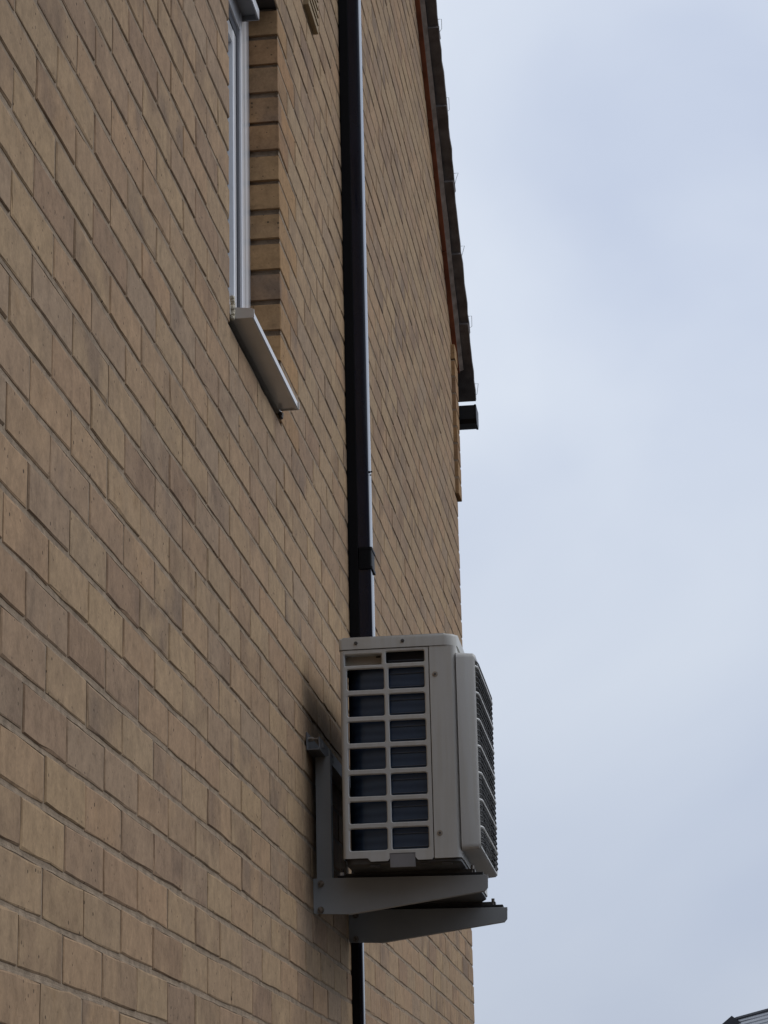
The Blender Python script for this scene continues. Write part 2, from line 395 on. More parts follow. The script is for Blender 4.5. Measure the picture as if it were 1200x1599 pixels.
def jitter_poly(poly, rnd, amt):
    out = []
    n = len(poly)
    for i in range(n):
        a, b = Vector(poly[i]), Vector(poly[(i + 1) % n]); L = (b - a).length
        nx = Vector((-(b - a).y, (b - a).x)).normalized() if L > 1e-6 else Vector((0, 0))
        out.append(a + Vector((rnd.uniform(-amt, amt), rnd.uniform(-amt, amt))))
        k = 2 if L > 0.14 else (1 if L > 0.05 else 0)
        for j in range(k):
            out.append(a.lerp(b, (j + 1) / (k + 1) + rnd.uniform(-.05, .05)) + nx * rnd.uniform(-amt, amt))
    return out
def brick_geo(poly, depth, rnd, out_x=0.0):
    """poly (y,z) counter-clockwise seen from outside (+x)"""
    c = Vector((sum(q[0] for q in poly) / len(poly), sum(q[1] for q in poly) / len(poly)))
    ring = jitter_poly(poly, rnd, 0.0013); n = len(ring)
    tilt, tilt2 = rnd.uniform(-0.0008, 0.0008), rnd.uniform(-0.004, 0.004)
    v = []
    for q in ring: v.append((out_x - depth, q.x, q.y))
    for q in ring: v.append((out_x - 0.0013 + rnd.uniform(-.0006, .0003), q.x, q.y))
    for q in ring:
        d = (c - q); L = d.length; ins = 0.0018 + rnd.uniform(-.0004, .0012) + (rnd.uniform(.001, .0045) if rnd.random() < .09 else 0)
        w = q + Vector((ins if d.x > 0 else -ins, (ins if d.y > 0 else -ins)))
        v.append((out_x + tilt + tilt2 * (w.x - c.x), w.x, w.y))
    f = []
    for i in range(n):
        j = (i + 1) % n
        f.append((i, j, n + j, n + i)); f.append((n + i, n + j, 2 * n + j, 2 * n + i))
    f.append(tuple(range(2 * n, 3 * n)))
    return v, f
def clip(poly, a, b, c):
    """keep the side a*y+b*z<=c"""
    out = []
    for i in range(len(poly)):
        p, q = poly[i], poly[(i + 1) % len(poly)]
        dp, dq = a * p[0] + b * p[1] - c, a * q[0] + b * q[1] - c
        if dp <= 0: out.append(p)
        if dp * dq < 0:
            t = dp / (dp - dq); out.append((p[0] + (q[0] - p[0]) * t, p[1] + (q[1] - p[1]) * t))
    return out
bricks = []                                   # (poly, depth, out_x, at the far jamb of the window)
rb = random.Random(11)
J = 0.005
for k in range(-25, 100):
    zb, zt = Z0G + k * COURSE + J, Z0G + (k + 1) * COURSE - J
    if zb > rake(Y_RIDGE): break
    i = -20 - (k % 2)
    while True:
        ya, yb = Y0G + i * HALF + J - 0.001, Y0G + (i + 2) * HALF - J + 0.001
        i += 2
        if ya > Y_FAR: break
        ya += rb.uniform(-.0015, .0015); yb += rb.uniform(-.0015, .0015)
        ya, yb = max(ya, Y_NEAR), min(yb, Y_FAR + rb.uniform(-.001, .0015))
        if yb - ya < 0.03: continue
        pieces = [(ya, yb, 0.03)]
        if zb > WZ0 - 0.004 and zt < WZ1 + 0.004:
            pieces = []
            if WIN1 < ya < WIN1 + 0.05: ya = WIN1
            if WIN0 - 0.05 < yb < WIN0: yb = WIN0
            if ya < WIN0 - 0.03: pieces.append((ya, min(yb, WIN0 + rb.uniform(-.001, .001)), 0.03 if yb < WIN0 - .005 else 0.1025))
            if yb > WIN1 + 0.03: pieces.append((max(ya, WIN1 + rb.uniform(-.0015, .0015)), yb, 0.03 if ya > WIN1 + .005 else 0.1025))
        dz = rb.uniform(-.0013, .0013)
        for a, b, dep in pieces:
            if b - a < 0.025: continue
            if abs(b - Y_FAR) < .003: dep = 0.1
            jb = a < WIN1 + .003 and a > WIN1 - .003
            cut = 0.0015 + rb.uniform(0, .002) if jb else 0
            poly = [(a, zb + dz + cut), (b, zb + dz), (b, zt + dz), (a, zt + dz - cut)]
            poly = clip(poly, RS, 1, 3.758 + RS * 9.545)
            poly = clip(poly, -RS, 1, 3.758 + RS * (9.545 - 2 * Y_RIDGE)) if poly else poly
            if len(poly) < 3: continue
            bricks.append((poly, dep, 0.0, jb))
# kneeler: header bricks corbelled out at the eaves corner
for k in range(35, 44):
    zb, zt = Z0G + k * COURSE + J, Z0G + (k + 1) * COURSE - J
    poly = clip([(Y_FAR - HALF + 0.002, zb), (Y_FAR + 0.018, zb), (Y_FAR + 0.018, zt), (Y_FAR - HALF + 0.002, zt)], RS, 1, 3.752 + RS * 9.545)
    if len(poly) >= 3: bricks.append((poly, 0.06, 0.0165, True))
def shown(b):
    cy = sum(q[0] for q in b[0]) / len(b[0]); cz = sum(q[1] for q in b[0]) / len(b[0])
    if cy < 1.0: return 0
    pts = [project((0, q[0], q[1])) for q in b[0]]
    if not any(0 <= x <= 1200 and 0 <= y <= 1599 for x, y, _ in pts): return 0
    x, y, _ = project((0, cy, cz))
    ar = 0
    for i in range(len(pts)):
        ar += pts[i][0] * pts[(i + 1) % len(pts)][1] - pts[(i + 1) % len(pts)][0] * pts[i][1]
    return abs(ar) * (1.0 if (0 <= x <= 1200 and 0 <= y <= 1599) else 0.6)
order = sorted(range(len(bricks)), key=lambda i: -shown(bricks[i]))
jamb = [i for i, b in enumerate(bricks) if b[3]]
single = set(order[:300 - len(jamb)]) | set(jamb)
field = MB(); rnd = random.Random(5)
for i, (poly, dep, ox, jb) in enumerate(bricks):
    v, f = brick_geo(poly, dep, rnd, ox)
    if i in single:
        c = Vector((0, sum(q[0] for q in poly) / len(poly), sum(q[1] for q in poly) / len(poly)))
        mb = MB().add([Vector(q) for q in v], f)
        o = mb.build('brick', 'jamb_brick' if jb else 'buff_brick', wall)
    else:
        field.add(v, f)
fo = field.build('brickwork', 'buff_brickwork', wall); fo['kind'] = 'stuff'

# kneeler core and window head
MB().box(-0.05, 0.0135, Y_FAR - HALF + 0.004, Y_FAR + 0.013, Z0G + 35 * COURSE + 0.008, Z0G + 43 * COURSE).build('kneeler_core', 'mortar', wall)
MB().box(-0.11, -0.004, WIN0 - 0.10, WIN1 + 0.10, WZ1 + 0.0005, WZ1 + 0.0085).build('lintel', 'lintel_steel', house)

# ---- window
win = part_empty('window', house)
XF = -0.0695                                 # outer face of the window frame
fz0, fz1 = WZ0 + 0.045, WZ1 - 0.003
fr = MB(); fwid = 0.062
def ring(mb, xa, xb, y0, y1, z0, z1, w, bev):
    mb.box(xa, xb, y1 - w, y1, z0, z1, bev); mb.box(xa, xb, y0, y0 + w, z0, z1, bev)
    mb.box(xa, xb - .0006, y0 + w, y1 - w, z1 - w, z1, bev); mb.box(xa, xb - .0006, y0 + w, y1 - w, z0, z0 + w, bev)
    return mb
ring(fr, XF - .06, XF, WIN0 - .004, WIN1 + .004, fz0, fz1, fwid + .004, .003).build('frame', 'white_upvc', win, True)
s0, s1, sz0, sz1 = WIN0 + fwid + .001, WIN1 - fwid - .001, fz0 + fwid + .001, fz1 - fwid - .001; sw = 0.054
ring(MB(), XF - .055, XF + .002, s0, s1, sz0, sz1, sw, .004).build('sash', 'white_upvc', win, True)
q0, q1, p0, p1 = s0 + sw, s1 - sw, sz0 + sw, sz1 - sw
ring(MB(), XF - .050, XF - .0035, q0, q1, p0, p1, .026, .0005).build('gasket', 'gasket', win)
ring(MB(), XF - .048, XF - .0050, q0 + .0265, q1 - .0265, p0 + .0265, p1 - .0265, .036, .004).build('glazing_bead', 'white_upvc', win, True)
MB().box(XF - 0.040, XF - 0.018, q0 + .062, q1 - .062, p0 + .062, p1 - .062).build('pane', 'window_glass', win)
rm = MB()                                     # plain room behind the glass
rm.add([(XF - .055, WIN0, WZ0), (XF - .055, WIN1, WZ0), (XF - .055, WIN1, WZ1), (XF - .055, WIN0, WZ1), (-2.5, WIN0 - 1, WZ0 - 1), (-2.5, WIN1 + 1, WZ0 - 1), (-2.5, WIN1 + 1, WZ1 + .3), (-2.5, WIN0 - 1, WZ1 + .3)],
       [(4, 5, 6, 7), (0, 1, 5, 4), (1, 2, 6, 5), (2, 3, 7, 6), (3, 0, 4, 7)])
rm.build('room', 'interior_wall', win)
# sloping sill with drip nose
SL0, SL1 = 4.4725, 5.056
zs = 1.789
sill = MB()
sill.prism([(XF - .01, zs + .016), (0.004, zs + .0005), (0.0395, zs - .003), (0.0425, zs - .0055), (0.0425, zs - .0185), (0.0400, zs - .0200), (0.0345, zs - .0200), (0.0345, zs - .0180), (0.030, zs - .0180), (-0.002, zs - .0195), (-0.01, zs - .0185), (XF - .01, zs - .003)], 'y', SL0 + .0035, SL1 - .0035)
sl = sill.build('sill', 'sill_upvc', win)
for a, b in ((SL0, SL0 + .0034), (SL1 - .0034, SL1)):
    MB().prism([(0.0015, zs + .003), (0.040, zs - .0008), (0.0448, zs - .004), (0.0448, zs - .0195), (0.042, zs - .0215), (0.0015, zs - .0215)], 'y', a, b).build('end_cap', 'sill_upvc', win)
MB().prism([(-0.069, zs + .0145), (0.0, zs + .0012), (0.0, zs - .019), (-0.069, zs - .004)], 'y', WIN0 + .0005, SL0 + .003).build('sill_infill', 'sill_upvc', win)
MB().prism([(-0.069, zs + .0145), (0.0, zs + .0012), (0.0, zs - .019), (-0.069, zs - .004)], 'y', SL1 - .003, WIN1 - .0005).build('sill_infill', 'sill_upvc', win)
# sealant blobs at both ends of the sill
for (yy, n, sd) in ((SL0 - .006, 9, 1), (SL1 + .004, 5, 2)):
    bm = bmesh.new(); rs = random.Random(sd)
    for i in range(n):
        mt = Matrix.Translation((0.002, yy + rs.uniform(-.006, .006), zs - .024 + i * .0055 if sd == 1 else zs - .026 - i * .002)) @ Matrix.Diagonal((.006, .005 + rs.uniform(0, .004), .006, 1))
        bmesh.ops.create_icosphere(bm, subdivisions=1, radius=1, matrix=mt)
    MB().bm(bm).build('sealant', 'sealant' if sd == 1 else 'lintel_steel', win, True)
# trickle vent hood on the head of the frame
tv = MB(); ty0, ty1 = WIN0 + 0.06, 4.985
tv.prism([(XF, 2.775), (XF + .026, 2.768), (XF + .040, 2.735), (XF + .040, 2.716), (XF + .036, 2.716), (XF + .034, 2.726), (XF, 2.726)], 'y', ty0, ty1)
tv.build('trickle_vent', 'drain_cap_plastic', win)
MB().box(XF + .0405, XF + .0425, ty0, ty1, 2.714, 2.738).build('vent_lip', 'white_upvc', win)
MB().prism([(XF, 2.777), (XF + .028, 2.77), (XF + .042, 2.737), (XF + .042, 2.713), (XF, 2.713)], 'y', ty1, ty1 + .004).build('vent_end', 'drain_cap_plastic', win)

# ---- roof, verge and gutter
roof = part_empty('roof', house)
ang = math.atan(RS); ca, sa_ = math.cos(ang), math.sin(ang)
def rk(s, n, x):                               # s: metres down the slope from the eaves corner (negative is up), n: outward normal
    return (x, Y_FAR + s * ca + n * sa_, rake(Y_FAR) - s * sa_ + n * ca)
L_UP = (Y_FAR - Y_RIDGE) / ca
def rake_bar(name, mat, x0, x1, s0, s1, n0, n1, parent, seg=1, wob=0.0, slant=0.0):
    b = MB(); o = 0
    for i in range(seg + 1):
        s = s0 + (s1 - s0) * i / seg
        w1, w2 = wob * noise.noise((s * 7, x0 * 50, 2)), wob * noise.noise((s * 9, x1 * 50, 7))
        b.v += [Vector(rk(s, n0 + w1, x0)), Vector(rk(s, n0 + w2 + slant, x1 + w1)), Vector(rk(s, n1, x1 + w2)), Vector(rk(s, n1, x0))]
    for i in range(seg):
        for j in range(4):
            b.f.append((i * 4 + j, i * 4 + (j + 1) % 4, i * 4 + 4 + (j + 1) % 4, i * 4 + 4 + j))
    b.f += [(3, 2, 1, 0), tuple(seg * 4 + j for j in range(4))]
    return b.build(name, mat, parent)
# undercloak in lengths, bedding mortar and verge tiles
s = 0.10; cnt = 0
while s > -L_UP:
    rake_bar('undercloak', 'clay_undercloak', -0.05, 0.019, s - 0.596, s, 0.001, 0.014, roof); s -= 0.60
rake_bar('verge_mortar', 'verge_mortar', 0.010, 0.036, -L_UP, 0.10, 0.008, 0.036, roof, 120, 0.003, 0.022)
GAUGE = 0.340
def verge_tile(s_end, seed):
    rs = random.Random(seed); b = MB(); n0 = 0.034; xe = 0.078 + rs.uniform(-.003, .003); segs = 8; w = 0.33
    for i in range(segs + 1):
        t = i / segs; s = s_end - 0.40 * (1 - t); lift = n0 + 0.020 * t
        jx = rs.uniform(-.0022, .0022); jn = rs.uniform(-.0012, .0012)
        b.v += [Vector(rk(s, lift, xe - w)), Vector(rk(s, lift + jn, xe + jx - .002)), Vector(rk(s, lift + 0.012, xe + jx)), Vector(rk(s, lift + 0.021, xe + jx - .003)), Vector(rk(s, lift + 0.021, xe - w))]
    for i in range(segs):
        for j in range(5):
            b.f.append((i * 5 + j, i * 5 + (j + 1) % 5, i * 5 + 5 + (j + 1) % 5, i * 5 + 5 + j))
    b.f += [(4, 3, 2, 1, 0), tuple(segs * 5 + j for j in range(5))]
    o = b.build('verge_tile', 'roof_tile', roof)
    # wire clip that holds the tile's tail at the verge
    rs2 = random.Random(seed + 50); h = rs2.uniform(.007, .016)
    pt = [rk(s_end - 0.085, n0 + .020, xe - .012), rk(s_end - 0.085, n0 + 0.026, xe + .002), rk(s_end - 0.083, n0 + .030, xe + h), rk(s_end - 0.045 + rs2.uniform(-.015, .02), n0 + .032, xe + .003 + rs2.uniform(0, .007)), rk(s_end - 0.022, n0 + .030, xe - .006)]
    MB().tube(pt, 0.0009, 6).build('verge_clip', 'clip_wire', roof)
s = 0.278; cnt = 0
while s > -L_UP + 0.1:
    verge_tile(s, 100 + cnt); s -= GAUGE; cnt += 1
# tile field behind the verge (courses), far and near slopes
tf = MB(); s = 0.278
while s > -L_UP + 0.05:
    n0 = 0.034
    a = [rk(s - .40, n0, -8.3), rk(s, n0 + .02, -8.3), rk(s, n0 + .041, -8.3), rk(s - .40, n0 + .021, -8.3)]
    b = [rk(s - .40, n0, -.258), rk(s, n0 + .02, -.258), rk(s, n0 + .041, -.258), rk(s - .40, n0 + .021, -.258)]
    for mirror in (False, True):
        va = [(x, 2 * Y_RIDGE - y, z) if mirror else (x, y, z) for x, y, z in a + (b if not mirror else [(0.076, *q[1:]) for q in b])]
        tf.add(va, [(0, 1, 2, 3), (7, 6, 5, 4), (0, 4, 5, 1), (1, 5, 6, 2), (2, 6, 7, 3), (3, 7, 4, 0)])
    s -= GAUGE
o = tf.build('tile_courses', 'roof_tile', roof)
MB().tube([(-8.3, Y_RIDGE, rake(Y_RIDGE) + .04), (0.08, Y_RIDGE, rake(Y_RIDGE) + .04)], 0.1, 14).build('ridge_tile', 'roof_tile', roof)
gut = part_empty('gutter', house)
gz = 3.392
MB().prism([(9.775, gz), (9.775, gz - .062), (9.79, gz - .079), (9.87, gz - .079), (9.885, gz - .062), (9.89, gz), (9.886, gz), (9.881, gz - .060), (9.868, gz - .075), (9.792, gz - .075), (9.779, gz - .060), (9.779, gz)], 'x', -8, 0.078).build('channel', 'gutter_plastic', gut)
MB().prism([(9.773, gz + .002), (9.773, gz - .063), (9.789, gz - .082), (9.871, gz - .082), (9.887, gz - .063), (9.892, gz + .002)], 'x', 0.0782, 0.088, 0.003).build('stop_end', 'gutter_plastic', gut)
MB().box(-8, -0.02, Y_FAR, 9.772, 3.31, 3.47).build('fascia', 'gutter_plastic', gut)

# ------------------------------------------------------------------ small wall vent, upper right of the window
vent = empty('wall_vent', (0, 5.59, 3.027), 'small tan plastic vent cover on the bricks between window and black duct', 'vent')
vy0, vy1, vz0 = 5.504, 5.672, 3.029
MB().box(0.0, 0.0145, vy0, vy1, vz0, vz0 + 0.165, 0.002).build('vent_box', 'vent_plastic', vent)
for i in range(6):
    z = vz0 + 0.018 + i * 0.023
    MB().prism([(0.0146, z), (0.0175, z), (0.0146, z + .014)], 'y', vy0 + .012, vy1 - .012).build('vent_slat', 'vent_plastic', vent)

# ------------------------------------------------------------------ black pipe-cover duct
duct = empty('pipe_duct', (0.03, 6.217, 1.15), 'tall glossy black plastic pipe duct running up the bricks above the air conditioner', 'duct')
dy0, dy1 = 6.176, 6.244
LEAN = 0.0
MB().box(0.0005, 0.0275, dy0, dy1, 1.12, 5.6, 0.002).build('base_channel', 'black_plastic', duct)
def duct_cover(name, z0, z1, x0, x1, inset, r):
    pl = rounded(x0, x1, dy0 + inset, dy1 - inset, (0.0, r, r, 0.0), 7)
    return MB().prism(pl, 'z', z0, z1).build(name, 'black_gloss', duct, True)
duct_cover('cover', 1.755, 5.6, 0.0276, 0.0595, 0.0012, 0.0035)
duct_cover('cover', 1.12, 1.701, 0.0276, 0.0610, 0.0022, 0.003)
cp = MB().prism(rounded(0.030, 0.0632, dy0 - .003, dy1 + .003, (0.0, .006, .006, 0.0), 6), 'z', 1.698, 1.758).build('coupler', 'black_plastic', duct, True)
for z in (1.700, 1.7535):
    MB().prism(rounded(0.030, 0.0652, dy0 - .0040, dy1 + .0045, (0.0, .006, .006, 0.0), 6), 'z', z - .003, z + .004).build('coupler_rim', 'black_plastic', duct, True)
bm = bmesh.new()
for (a, b, c, s_) in ((.0605, 6.186, 1.972, .0045), (.0665, 6.187, 1.973, .0035), (.0635, 6.188, 1.964, .003)):
    bmesh.ops.create_icosphere(bm, subdivisions=1, radius=1, matrix=Matrix.Translation((a, b, c)) @ Matrix.Diagonal((s_, s_, s_ * .8, 1)))
MB().bm(bm).build('screw_cap', 'rubber', duct, True)

con = empty('drain_conduit', (0.015, 6.12, -H), 'narrow black conduit on the bricks below the air conditioner bracket', 'conduit')
MB().box(0.0005, 0.0195, 6.092, 6.128, -H, 0.80, 0.002).build('channel', 'black_plastic', con)
MB().prism(rounded(0.0197, 0.0285, 6.0935, 6.1265, (0, .004, .004, 0), 5), 'z', -H, 0.80).build('lid', 'black_gloss', con, True)

# ------------------------------------------------------------------ wall bracket
br = empty('wall_bracket', (0, 5.76, 0.69), 'grey steel wall bracket with two tapered arms holding up the air conditioner', 'bracket')
AY = (5.462, 6.055)
RZ0, RZ1 = 1.054, 1.096
rl = MB(); ry0, ry1 = 5.372, 6.16
rl.box(0.002, 0.0045, ry0, ry1, RZ0, RZ1); rl.box(0.0045, 0.0305, ry0, ry1, RZ0, RZ0 + .0025); rl.box(0.0305, 0.033, ry0, ry1, RZ0, RZ1 - .012)
rl.build('rail', 'rail_paint', br)
MB().box(0.0332, 0.0337, ry0 + .030, ry0 + .065, RZ0 + .012, RZ0 + .022).build('sticker', 'sticker', br)
MB().box(0.0332, 0.0337, AY[0] + .11, AY[0] + .14, RZ0 + .012, RZ0 + .024).build('sticker', 'sticker', br)
MB().tube([(0.0045, ry0 + .02, RZ0 + .028), (0.016, ry0 + .02, RZ0 + .028)], 0.006, 6).tube([(0.016, ry0 + .02, RZ0 + .028), (0.026, ry0 + .02, RZ0 + .029)], 0.0028, 8).build('fixing_bolt', 'bolt_steel', br)
MB().tube([(0.0665, AY[0] + .006, 0.776), (0.0665, AY[0] + .006, 0.7835)], 0.0052, 10).build('stud_cap', 'white_upvc', br)
for n_, ay in enumerate(AY):
    # upright: angle section hung on the rail
    u = MB()
    u.prism([(0.009, 0.735), (0.0405, 0.735), (0.0405, 1.0535), (0.009, 1.0535)], 'y', ay, ay + .003)
    u.box(0.0405, 0.0435, ay, ay + .030, 0.735, 1.072)
    u.build('upright', 'bracket_paint', br)
    a = MB()
    a.prism([(0.0005, 0.694), (0.004, 0.6905), (0.081, 0.687), (0.396, 0.7285), (0.4015, 0.735), (0.4025, 0.7645), (0.034, 0.771), (0.0005, 0.771)], 'y', ay - .0032, ay - .0002, 0.0006)
    a.prism([(0.034, 0.7705), (0.4005, 0.7640), (0.4005, 0.7610), (0.034, 0.7675)], 'y', ay - .0001, ay + .034)
    a.prism([(0.081, 0.687), (0.394, 0.7285), (0.394, 0.7310), (0.081, 0.6895)], 'y', ay - .0001, ay + .014)
    a.build('arm', 'bracket_paint', br)
    for (bx, bz) in ((0.0185, 0.7585), (0.0175, 0.699)):
        MB().tube([(bx, ay - .0032, bz), (bx, ay - .0052, bz)], 0.0078, 12).tube([(bx, ay - .0052, bz), (bx, ay - .0105, bz)], 0.0062, 6).build('bolt', 'bolt_steel', br)
    # anti-vibration pads with studs through the flange
    MB().prism([(0.056, 0.7765), (0.385, 0.7705), (0.385, 0.7665), (0.056, 0.7725)], 'y', ay + .0005, ay + .036).build('pad_strip', 'rubber', br)
    MB().box(0.338, 0.391, ay + .001, ay + .034, 0.7660, 0.7722, .001).build('pad', 'rubber', br)
    for sx in (0.066, 0.366):
        zz = 0.7755 if sx < .2 else 0.7720
        MB().tube([(sx, ay + .012, zz), (sx, ay + .012, zz + .006)], 0.0078, 6).tube([(sx, ay + .012, zz + .006), (sx, ay + .012, zz + .017)], 0.0042, 8).build('stud', 'bolt_steel', br)

# ------------------------------------------------------------------ air conditioner outdoor unit
YA, YB = 5.360, 6.092
XB, XS_, XFR = 0.084, 0.2915, 0.3535          # back, seam of the side grille, front face of the cabinet
ZP0, ZP1, ZT = 0.797, 1.2815, 1.3095
ac = empty('air_conditioner', (0.22, (YA + YB) / 2, 0.772), 'beige outdoor air conditioning unit mounted high on the brick wall', 'air conditioner')
# side grille moulding
sg = MB(); lip = 0.0022
def cell(x0, x1, z0, z1, hx0, hx1, hz0, hz1, r=0.006, dep=0.007):
    """rectangular cell of the moulding with one rounded opening"""
    hx0 -= lip; hx1 += lip; hz0 -= lip; hz1 += lip; hole = rounded(hx0, hx1, hz0, hz1, r * 1.2, 5); cor = [(x0, z0), (x1, z0), (x1, z1), (x0, z1)]
    n = len(hole); o = len(sg.v)
    hole2 = rounded(hx0 + lip, hx1 - lip, hz0 + lip, hz1 - lip, r * .75, 5)
    sg.v += [Vector((q[0], YA, q[1])) for q in cor] + [Vector((q[0], YA, q[1])) for q in hole] + [Vector((q[0], YA + lip, q[1])) for q in hole2] + [Vector((q[0], YA + dep, q[1])) for q in hole2]
    for c in range(4):
        for i in range(4): sg.f.append((o + c, o + 4 + c * 5 + i + 1, o + 4 + c * 5 + i))
        sg.f.append((o + c, o + (c + 1) % 4, o + 4 + ((c + 1) % 4) * 5, o + 4 + c * 5 + 4))
    for i in range(n):
        j = (i + 1) % n
        sg.f.append((o + 4 + i, o + 4 + j, o + 4 + n + j, o + 4 + n + i)); sg.f.append((o + 4 + n + i, o + 4 + n + j, o + 4 + 2 * n + j, o + 4 + 2 * n + i))
gx0, gx1 = XB + 0.010, XS_ - 0.0015
PZ, OH = 0.06155, 0.0495
ZR0 = 1.2345
colx = ((0.1005, 0.186), (0.1965, 0.2795)); xm = 0.19125
rows_z = [ZR0 - i * PZ for i in range(7)]
cell(gx0, xm - .003, 1.2385, ZP1 - .002, 0.0955, 0.1815, 1.2435, 1.2695, 0.004, 0.026)
cell(xm - .003, gx1, 1.2385, ZP1 - .002, 0.1915, 0.2805, 1.2455, 1.2725, 0.005)
for i, zt in enumerate(rows_z):
    top = 1.2385 if i == 0 else zt + (PZ - OH) / 2
    bot = zt - OH - (PZ - OH) / 2
    cell(gx0, xm, bot, top, colx[0][0], colx[0][1], zt - OH, zt); cell(xm, gx1, bot, top, colx[1][0], colx[1][1], zt - OH, zt)
zb_ = rows_z[-1] - OH - (PZ - OH) / 2
# sliver that closes the offset between the two upper mullions, lower apron with notches, and the rounded rear corner
sg.add([(xm - .003, YA, 1.2385), (xm, YA, 1.2385), (xm - .0015, YA, 1.2386)], [(0, 1, 2)])
apron = [(gx0, zb_), (gx0, 0.7985), (0.140, 0.7985), (0.147, 0.7905), (0.1855, 0.7905), (0.190, 0.796), (0.190, 0.8075), (0.2485, 0.8075), (0.2485, 0.797), (0.254, 0.7905), (0.286, 0.7905), (gx1, 0.796), (gx1, zb_)]
o = len(sg.v); sg.v += [Vector((x, YA, z)) for x, z in apron] + [Vector((x, YA + .004, z)) for x, z in apron]
na = len(apron); sg.f.append(tuple(o + i for i in range(na)))
for i in range(na - 1): sg.f.append((o + i, o + i + 1, o + na + i + 1, o + na + i))
rc = [(gx0 - 0.010 * math.sin(R(a)), YA + 0.010 - 0.010 * math.cos(R(a))) for a in range(0, 91, 15)] + [(XB, YA + .05)]
for i in range(len(rc) - 1):
    (a, b), (c, d) = rc[i], rc[i + 1]
    sg.add([(a, b, 0.7985), (c, d, 0.7985), (c, d, ZP1 - .002), (a, b, ZP1 - .002)], [(0, 1, 2, 3)])
sgo = sg.build('side_grille', 'unit_plastic', ac)
# handle recess behind the top left opening
MB().box(0.0925, 0.1845, YA + .0262, YA + .0275, 1.240, 1.273).build('handle_recess', 'unit_recess', ac)
MB().box(0.166, 0.176, YA + .0245, YA + .0262, 1.2655, 1.2685).box(0.166, 0.176, YA + .0245, YA + .0262, 1.2445, 1.247).build('handle_slot', 'dark_interior', ac)
MB().box(0.1905, 0.248, YA + .0015, YA + .006, 0.7755, 0.8070, 0.001).build('drain_cap', 'drain_cap_plastic', ac)
# corner panel wrapping on to the front
rad = 0.013
cpn = [(XS_, YA + .012), (XS_, YA + .001), (XS_ + .001, YA)] + [(XFR - rad + rad * math.sin(R(a)), YA + rad - rad * math.cos(R(a))) for a in range(0, 91, 9)] + [(XFR, YA + .04), (XFR - .002, YA + .04)] + [(XFR - rad + (rad - .002) * math.sin(R(a)), YA + rad - (rad - .002) * math.cos(R(a))) for a in range(90, -1, -15)]
MB().prism(cpn, 'z', 0.7925, ZP1 - .001).build('corner_panel', 'unit_paint', ac, True)
# rest of the cabinet
MB().box(XFR - .002, XFR - .0002, YA + .0401, YA + .048, ZP0 - .004, ZP1 - .001).build('front_edge', 'unit_paint', ac)
MB().box(XFR - .002, XFR, 5.856, YB - .040, ZP0 - .004, ZP1 - .001).build('front_panel', 'unit_paint', ac)
MB().box(XFR - .002, XFR, YA + .048, 5.856, 1.262, ZP1 - .001).box(XFR - .002, XFR, YA + .048, 5.856, ZP0 - .004, 0.812).build('front_strip', 'unit_paint', ac)
fr_ = [(XB + .004, YB - .004), (XFR - .036, YB - .004)] + [(XFR - .036 + .036 * math.sin(R(t)), YB - .040 + .036 * math.cos(R(t))) for t in range(15, 91, 15)]
fr_ += [(x - .002 if x > XFR - .03 else x, y - .0025) for x, y in reversed(fr_)]
MB().prism(fr_, 'z', ZP0 - .004, ZP1 - .001).build('far_panel', 'unit_paint', ac)
# top cover with rounded front corners
tc_ = MB(); bm = bmesh.new()
pl = rounded(XB - .002, XFR + .003, YA - .002, YB + .001, (0.010, 0.030, 0.040, 0.010), 9)
lo = [bm.verts.new((x, y, ZP1)) for x, y in pl]; hi = [bm.verts.new((x, y, ZT)) for x, y in pl]
n = len(pl)
for i in range(n): bm.faces.new((lo[i], lo[(i + 1) % n], hi[(i + 1) % n], hi[i]))
tf_ = bm.faces.new(hi); bm.faces.new(list(reversed(lo)))
bmesh.ops.bevel(bm, geom=list(tf_.edges), offset=0.007, segments=3, profile=0.5, affect='EDGES')
tc_.bm(bm).build('top_cover', 'unit_paint', ac, True)
for sx, sz in ((0.123, 1.2955), (0.2315, 1.2960)):
    MB().tube([(sx, YA - .002, sz), (sx, YA - .0042, sz)], 0.0042, 12).tube([(sx, YA - .0042, sz), (sx, YA - .0056, sz)], 0.0026, 6).build('screw', 'screw_dark', ac)
for sx, sz in ((0.3045, 1.2140), (0.3050, 0.8485)):
    MB().tube([(sx, YA + .0002, sz), (sx, YA - .0006, sz)], 0.0066, 16).tube([(sx, YA - .0006, sz), (sx, YA - .0022, sz)], 0.0048, 14).build('washer', 'unit_recess', ac)
    MB().tube([(sx, YA - .0022, sz), (sx, YA - .0036, sz)], 0.0029, 8).build('screw', 'screw_dark', ac)
# base pan with pressed edge, and two foot rails over the bracket arms
bp_ = MB(); bm = bmesh.new()
pl = rounded(XB + .006, XFR - .003, YA + .006, YB - .006, (.02, .02, .036, .02), 6); pl2 = rounded(XB + .014, XFR - .012, YA + .018, YB - .018, (.02, .02, .032, .02), 6)
t = [bm.verts.new((x, y, 0.8005)) for x, y in pl]; mid = [bm.verts.new((x, y, 0.786)) for x, y in pl]; lo = [bm.verts.new((x, y, 0.7795)) for x, y in pl2]; n = len(pl)
for i in range(n):
    j = (i + 1) % n
    bm.faces.new((t[i], t[j], mid[j], mid[i])); bm.faces.new((mid[i], mid[j], lo[j], lo[i]))
bm.faces.new(lo); bm.faces.new(list(reversed(t)))
bp_.bm(bm).build('base_pan', 'base_metal', ac, True)
for ay in AY:
    MB().prism([(0.075, 0.7765), (0.372, 0.7712), (0.372, 0.7805), (0.075, 0.7805)], 'y', ay + .005, ay + .032).build('foot', 'base_metal', ac)
